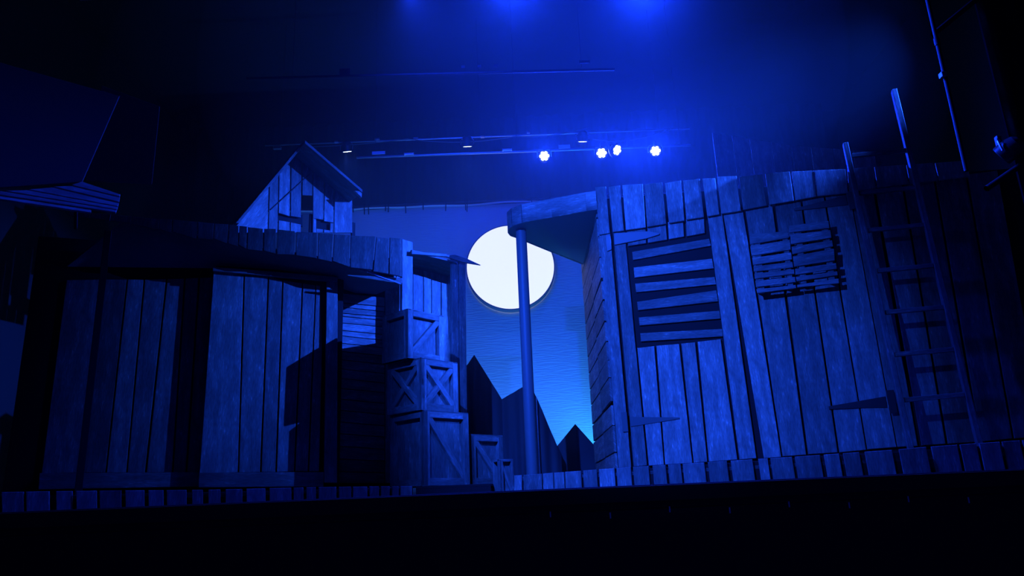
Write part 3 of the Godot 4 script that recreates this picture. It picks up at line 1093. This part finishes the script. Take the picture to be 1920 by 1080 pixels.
func crates() -> void:
	var p := thing("low_platform", "low black platform under the stacked crates", "platform", Vector3(-1.20, 0, -8.86), 0.0)
	part(p, "deck", deck_mesh([0.0, 0.0, 0.86, 0.0, 0.88, -0.2, 0.88, -1.2, 0.0, -1.2], 0.09, 0.118), M.black_paint, Vector3.ZERO, LAID)
	part(p, "front_board", board(rect(0.0, 0.0, 0.86, 0.09), 0.0, 0.03), M.black_paint)
	crate("largest crate with one falling diagonal brace, bottom of the stack", Vector3(-1.097, 0.121, -8.856), 46.0, Vector3(0.703, 0.870, 0.670), 2, 0)
	crate("crate with a crossed brace in the middle of the stack", Vector3(-1.127, 0.993, -8.856), 49.0, Vector3(0.612, 0.629, 0.643), 3, 3)
	crate("topmost crate with one rising diagonal brace, overhanging the stack", Vector3(-1.285, 1.622, -8.856), 49.0, Vector3(0.602, 0.615, 0.498), 1, 0)
	crate("medium crate standing on the platform right beside the stack", Vector3(-0.597, 0.124, -9.500), 45.0, Vector3(0.559, 0.620, 0.450), 2, 0)
	crate("smallest crate standing on the floor beside the boardwalk end", Vector3(-0.238, 0.0, -9.02), 30.0, Vector3(0.19, 0.395, 0.180), 2, 0)


# ------------------------------------------------------------------ lamps and rigging
func stage_light(label: String, at: Vector3, aim: Vector3, color: Color, energy: float, half_angle: float, group: String, hang := 0.13, blend := 1.0, glow: Material = null, size := 0.09) -> Node3D:
	var t := thing("stage_light", label, "stage light", at, 0.0, group)
	var face := Basis.looking_at(aim - at, Vector3.UP)
	var can := part(t, "housing", lathe([[0.0, 0.004], [0.092, 0.004], [0.092, -0.005], [0.098, -0.012], [0.105, -0.005], [0.105, 0.10], [0.085, 0.17], [0.05, 0.20], [0.0, 0.20]], 28), M.housing, Vector3.ZERO, face)
	for k in 7:
		var o := Vector3.ZERO if k == 0 else Vector3(cos(TAU * k / 6.0) * 0.061, sin(TAU * k / 6.0) * 0.061, 0)
		part(can, "led_lens", lathe([[0.0, -0.014], [0.018, -0.012], [0.0295, -0.004], [0.0295, 0.004]], 18), glow if glow else M.led, o)
	var yoke := part(t, "yoke", tube([Vector3(-0.125, 0, 0.05), Vector3(-0.125, hang - 0.05, 0.03), Vector3(-0.10, hang - 0.02, 0.02), Vector3(0.10, hang - 0.02, 0.02), Vector3(0.125, hang - 0.05, 0.03), Vector3(0.125, 0, 0.05)], 0.010, 8), M.bright_metal)
	yoke.rotation.y = face.get_euler().y
	part(t, "clamp", block(Vector3(0.04, 0.09, 0.05)), M.dark_iron, Vector3(0, hang, 0))
	if energy > 0.0:
		var s := spot(t, Vector3.ZERO, color, energy, half_angle, size, blend)
		s.transform = Transform3D(face, face * Vector3(0, 0, -0.03))
	return t


func rigging() -> void:
	# the lit batten over the moon
	var b := thing("lighting_batten", "steel lighting pipe above the moon carrying the lit lamps", "pipe", Vector3(0, 6.075, -12.5))
	part(b, "pipe", tube([Vector3(-2.75, 0.03, 0), Vector3(3.4, -0.01, 0)], 0.024, 14), M.steel)
	for x in [-2.4, 0.2, 3.2]:
		part(b, "lift_wire", tube([Vector3(x, 0.02, 0), Vector3(x, 3.42, 0)], 0.004, 6), M.dark_iron)
	var lamps := [[Vector3(0.689, 5.925, -12.4), Vector3(0.3, 4.6, -6.5), "lit lamp alone at the left end of the row above the moon"],
		[Vector3(1.733, 5.934, -12.4), Vector3(1.0, 4.6, -6.0), "lit lamp at the middle of the row, left one of a close pair"],
		[Vector3(2.019, 5.98, -12.4), Vector3(5.6, 2.2, -7.5), "lit lamp turned aside, right one of a close pair"],
		[Vector3(2.714, 5.931, -12.4), Vector3(1.8, 4.6, -6.5), "lit lamp at the right end of the row above the shack roof"]]
	for l in lamps:
		stage_light(l[2], l[0], l[1], BLUE, BACK_E, 75.0, "lit lamps on the pipe above the moon", 6.075 - l[0].y)
	var door := thing("barn_door_shield", "bright bare metal shield between the close pair of lamps", "metal shield", Vector3(1.868, 5.96, -12.36), 0.5)
	part(door, "blade", board([-0.02, 0.09, 0.02, 0.12, 0.03, -0.05, 0.06, -0.13, 0.02, -0.10, -0.015, 0.0], 0.003, 0.006, 0.001), M.bright_metal)
	part(door, "arm", tube([Vector3(0.0, 0.05, 0), Vector3(-0.01, 0.2, -0.02)], 0.008, 6), M.bright_metal)
	for c in [[-2.34, 0.085, 0.24, 0.06, "flat white label card on the pipe over the gable"], [1.07, 0.05, 0.21, 0.07, "torn white label card on the pipe between the lamps"]]:
		var o := part(self, numbered("label_card"), block(Vector3(c[2], c[3], 0.012), 0.002), M.tape, Vector3(c[0], 6.075 + c[1], -12.46))
		tag(o, c[4], "card", "white cards on the lit pipe")
	for c in [[-1.78, "pale cable connector taped on the pipe beside the label card"], [0.02, "pale cable connector taped on the pipe above the moon"]]:
		var o := thing("cable_connector", c[1], "connector", Vector3(c[0], 6.11, -12.46), 0.0, "cable connectors on the lit pipe")
		part(o, "barrel", tube([Vector3(-0.07, 0, 0), Vector3(0.07, 0, 0)], 0.022, 10), M.tape)
		part(o, "collar", tube([Vector3(-0.09, 0, 0), Vector3(-0.07, 0, 0)], 0.028, 10), M.bright_metal)
		part(o, "collar", tube([Vector3(0.07, 0, 0), Vector3(0.09, 0, 0)], 0.028, 10), M.bright_metal)
	# the pipe behind and its cables
	var b2 := thing("lighting_batten", "thin steel pipe with cables behind the gable peak", "pipe", Vector3(0, 6.785, -13.2))
	part(b2, "pipe", tube([Vector3(-4.7, 0.01, 0), Vector3(-1.9, 0.0, 0), Vector3(3.6, -0.02, 0)], 0.016, 10), M.steel)
	for x in [-4.4, -0.5, 3.0]:
		part(b2, "lift_wire", tube([Vector3(x, 0.0, 0), Vector3(x, 2.7, 0)], 0.004, 6), M.dark_iron)
	for c in [[-4.45, -0.07, 0.15, 0.05], [-3.3, 0.0, 0.07, 0.03], [-2.5, 0.02, 0.09, 0.03], [-1.75, 0.0, 0.09, 0.04], [-0.45, -0.02, 0.07, 0.03], [0.45, 0.03, 0.06, 0.04]]:
		part(b2, "pipe_clamp", block(Vector3(c[2], c[3], 0.06)), M.bright_metal, Vector3(c[0], c[1], 0.03))
	var k := [[Vector3(-3.9, 6.70, -13.15), Vector3(-1.9, 6.78, -13.15), 0.03], [Vector3(-1.9, 6.78, -13.15), Vector3(0.2, 6.74, -13.15), 0.10], [Vector3(0.2, 6.74, -13.15), Vector3(1.6, 6.85, -13.15), 0.07], [Vector3(1.7, 6.6, -13.15), Vector3(3.2, 6.75, -13.15), 0.12]]
	var where := ["behind the gable peak", "over the sky cloth", "above the single lamp", "above the pair of lamps"]
	for i in 4:
		var o := part(self, numbered("hanging_cable"), tube(sag(k[i][0], k[i][1], k[i][2]), 0.009, 6), M.cable)
		tag(o, "thin grey cable sagging along the pipe " + where[i], "cable", "sagging cables")
	# the faint pipe higher up
	var b3 := thing("lighting_batten", "faint pipe high in the haze near the top of the picture", "pipe", Vector3(0, 6.2, -10.0))
	part(b3, "pipe", tube([Vector3(-3.9, 0.06, 0), Vector3(1.7, -0.05, 0)], 0.02, 10), M.dull_pipe)
	for x in [-3.2, 1.2]:
		part(b3, "lift_wire", tube([Vector3(x, 0.0, 0), Vector3(x, 3.3, 0)], 0.004, 6), M.dark_iron)
	for x in [-2.4, -0.6, -0.35, -0.1, 1.25]:
		part(b3, "gel_frame", block(Vector3(0.16 if x < -2.0 or x > 1.0 else 0.06, 0.12 if x < -2.0 else 0.05, 0.01)), M.dull_pipe, Vector3(x, 0.09, 0.02))
	# the overhead row just above the picture and the two front lamps that light the set
	var b4 := thing("lighting_batten", "steel pipe above the top of the picture with three lamps", "pipe", Vector3(0.2, 6.24, -8.0))
	part(b4, "pipe", tube([Vector3(-5.5, 0, 0), Vector3(5.5, 0, 0)], 0.024, 12), M.steel)
	for x in [-4.0, 4.0]:
		part(b4, "lift_wire", tube([Vector3(x, 0.0, 0), Vector3(x, 3.26, 0)], 0.004, 6), M.dark_iron)
	for l in [[-1.2, 6.12, -0.9, "left", 0.22], [0.16, 6.06, 0.15, "middle", 0.95], [1.71, 5.98, 1.6, "right", 1.6]]:
		stage_light("lit overhead lamp at the top edge of the picture, %s of three" % l[3], Vector3(l[0], l[1], -7.9), Vector3(-0.2, 6.9, -12.5) if l[0] < 0 else Vector3(l[2], 2.2, -2.5), BLUE, TOP_E * l[4], 48.0 if l[0] < 0 else 75.0, "overhead lamps at the top edge", 6.24 - l[1])
	var side := stage_light("lit lamp on the pipe at the right side, aimed at the crates", SIDE_AT, Vector3(-1.27, 3.05, -9.80), FRONT_BLUE, SIDE_E, 16.5, "front lamps outside the picture", 0.16, 1.0, null, 0.035)
	part(side, "added_light_flap", board(rect(-0.069, -0.35, 0.30, 0.30), 0.002, 0.004, 0.001), M.housing, Vector3(-0.35, -0.1, 0.0), Basis(Vector3.UP, -PI / 2))  # unseen blade added to cut the beam off the far left wall
	part(side, "added_flap_arm", tube([Vector3(-0.35, 0.1, 0.28), Vector3(0.0, 0.1, 0.11)], 0.008, 6), M.housing)
	var front := stage_light("lit lamp on the front pipe, aimed at the plank shack", FRONT_AT, Vector3(1.2, 1.7, -9.5), FRONT_BLUE, FRONT_E, 30.5, "front lamps outside the picture", 0.16, 1.0, null, 0.03)
	part(front, "added_light_flap", board(rect(-0.35, -0.40, 0.022, 0.30), 0.002, 0.004, 0.001), M.housing, Vector3(0.0, -0.1, -0.36))  # another added blade, out of view, keeping this beam off the crates
	part(front, "added_flap_arm", tube([Vector3(-0.3, 0.1, -0.36), Vector3(-0.08, 0.06, 0.02)], 0.008, 6), M.housing)
	for p: Vector3 in [SIDE_AT, FRONT_AT]:
		var hp := thing("drop_pipe", "dark vertical pipe holding the front lamp at the %s" % ("right" if p.x > 0 else "centre"), "pipe", p + Vector3(0, 0.2, 0))
		part(hp, "pipe", tube([Vector3(0, 0.01, 0), Vector3(0, 9.3 - p.y, 0)], 0.022, 10), M.dark_iron)
	for l in [[-3.1, "left of the gable peak"], [-0.75, "above the left edge of the moon"], [1.5, "behind the pair of lit lamps"]]:  # lamps added to even out the brightness of the sky cloth
		stage_light("added lamp turned to the sky cloth, %s" % l[1], Vector3(l[0], 6.62, -13.25), Vector3(l[0] * 0.9, 2.6, -15.0), Color(0.02, 0.10, 1.0), WASH_E, 66.0, "added lamps turned to the sky cloth", 0.165)
	# strip lamps on the floor behind the hills, shining up the sky cloth
	for l in [[-2.6, -13.75, Color(0.03, 0.19, 1.0), 0.6], [-0.7, -13.75, Color(0.03, 0.19, 1.0), 0.9], [1.1, -13.75, Color(0.03, 0.20, 1.0), 1.0], [1.95, -14.55, Color(0.04, 0.9, 0.72), 0.28]]:
		var c := thing("floor_strip_light", "strip lamp on the floor behind the mountains, %s" % ("turquoise" if l[0] > 1.5 else "blue, %s" % ("behind the storefront" if l[0] < -2 else "behind the crates" if l[0] < 0 else "behind the pole")), "floor lamp", Vector3(l[0], 0, l[1]), 0.0, "floor lamps lighting the sky cloth")
		part(c, "body", block(Vector3(0.5, 0.14, 0.16)), M.housing, Vector3(0, 0.07, 0))
		part(c, "light_window", block(Vector3(0.44, 0.012, 0.10)), M.cyc, Vector3(0, 0.146, 0))
		var s := spot(c, Vector3(0, 0.20, 0), l[2], CYC_E * l[3], 74.0, 0.10, 1.0)
		s.look_at_from_position(c.position + Vector3(0, 0.20, 0), Vector3(l[0] - (0.3 if l[0] > 1.5 else 0.0), 3.2, -15.0))


# ------------------------------------------------------------------ wings
func wings() -> void:
	var a := thing("side_awning", "slatted board awning high at the far left edge", "awning", Vector3(-4.310, 2.880, -6.600), deg_to_rad(30.0))
	var slope := Basis(Vector3.RIGHT, deg_to_rad(-38.0))
	for f in SIDE_AWNING:
		part(a, "slat", board(f, rng.randf_range(-0.004, 0.004), 0.02, 0.003), some_wood(), Vector3.ZERO, slope)
	for x in [-0.6, 0.15]:
		bar(a, "bracket", Vector3(x, -0.06, -0.02), Vector3(x, -0.06, -0.62), 0.04, 0.03, M.black_paint, Vector3.RIGHT)
	var labels := ["plain dark wall flat above the slatted awning at the far left", "second dark wall flat behind, with a slanting edge"]
	for i in 2:
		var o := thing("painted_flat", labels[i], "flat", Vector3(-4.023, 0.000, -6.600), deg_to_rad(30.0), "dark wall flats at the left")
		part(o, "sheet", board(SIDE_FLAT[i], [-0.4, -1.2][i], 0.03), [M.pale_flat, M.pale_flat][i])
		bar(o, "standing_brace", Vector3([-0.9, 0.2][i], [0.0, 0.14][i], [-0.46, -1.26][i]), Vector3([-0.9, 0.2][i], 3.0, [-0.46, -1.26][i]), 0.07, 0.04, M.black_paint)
	var r := thing("rear_flat", "faint plank-painted flat rising behind the shack roof", "flat", Vector3(3.279, 0.000, -11.300), deg_to_rad(-8.0))
	for f in REAR_FLAT:
		part(r, "plank", board(f, rng.randf_range(-0.004, 0.004), 0.014, 0.003, Vector2.DOWN), some_wood())
	bar(r, "rail", Vector3(0.02, 4.3, -0.035), Vector3(2.3, 4.3, -0.035), 0.08, 0.03, M.black_paint)
	bar(r, "standing_brace", Vector3(0.6, 0.0, -0.06), Vector3(0.6, 4.9, -0.06), 0.07, 0.04, M.black_paint)
	# black masking cloths
	for c in [[Vector3(-7.9, 0, -17.2), 0.0, 16.0, 9.4, "wide black cloth closing the back of the stage"], [Vector3(-7.6, 0, -7.4), -0.5, 1.6, 9.4, "black side cloth at the far left edge of the stage"], [Vector3(5.0, 0, -6.8), 0.15, 1.9, 9.4, "black side cloth at the far right edge of the stage"]]:
		var o := thing("masking_drape", c[4], "drape", c[0], c[1])
		part(o, "cloth", drape_mesh(c[2], c[3], 0.34, 0.05), M.black_cloth)
	# dark pipework hanging at the right
	var p := thing("drop_pipe", "thin vertical pipe hanging at the upper right edge", "pipe", Vector3(4.385, 2.76, -6.6))
	part(p, "pipe", tube([Vector3(0, 0, 0), Vector3(0, 6.7, 0)], 0.02, 12), M.dull_pipe)
	part(p, "pipe_clamp", block(Vector3(0.05, 0.05, 0.06)), M.steel, Vector3(-0.03, 1.03, 0.02))
	part(p, "coupler", tube([Vector3(0, 1.38, 0), Vector3(0, 1.46, 0)], 0.027, 12), M.dull_pipe)
	var q := thing("scaffold_brace", "slanting dark pipe in the upper right corner", "pipe", Vector3(4.40, 4.30, -6.65))
	part(q, "pipe", tube([Vector3(0, 0, 0), Vector3(0.95, 0.75, -0.2)], 0.03, 10), M.dull_pipe)
	stage_light("unlit black lamp hanging in the dark right wing", Vector3(4.83, 2.95, -6.7), Vector3(3.0, 1.5, -9.0), BLUE, 0.0, 20.0, "unlit lamps", 0.16, 1.0, M.bright_metal)
	var s := thing("scaffold_brace", "slanting dark pipe under the unlit lamp at the right edge", "pipe", Vector3(4.55, 2.58, -6.62))
	part(s, "pipe", tube([Vector3(0, 0, 0), Vector3(0.75, 0.45, 0)], 0.03, 10), M.dull_pipe)


func haze() -> void:
	for h in [[Vector3(13.5, 10.5, 9.6), Vector3(0.2, 5.8, -11.5), 0.4], [Vector3(10.4, 8.0, 8.6), Vector3(0.3, 6.6, -11.2), 0.6]]:
		var f := FogVolume.new()
		f.name = numbered("stage_haze")
		f.shape = RenderingServer.FOG_VOLUME_SHAPE_ELLIPSOID
		f.size = h[0]
		var m := FogMaterial.new()
		m.resource_name = "stage_haze"
		m.density = HAZE * h[2]
		m.albedo = Color(0.95, 0.95, 0.95)
		f.material = m
		add_child(f)
		f.position = h[1]
		f.set_meta("kind", "stuff")
		f.set_meta("label", "thin blue haze hanging in the lamp beams over the stage" if h[2] < 0.5 else "denser core of the blue haze around the lit lamps")
		f.set_meta("category", "haze")
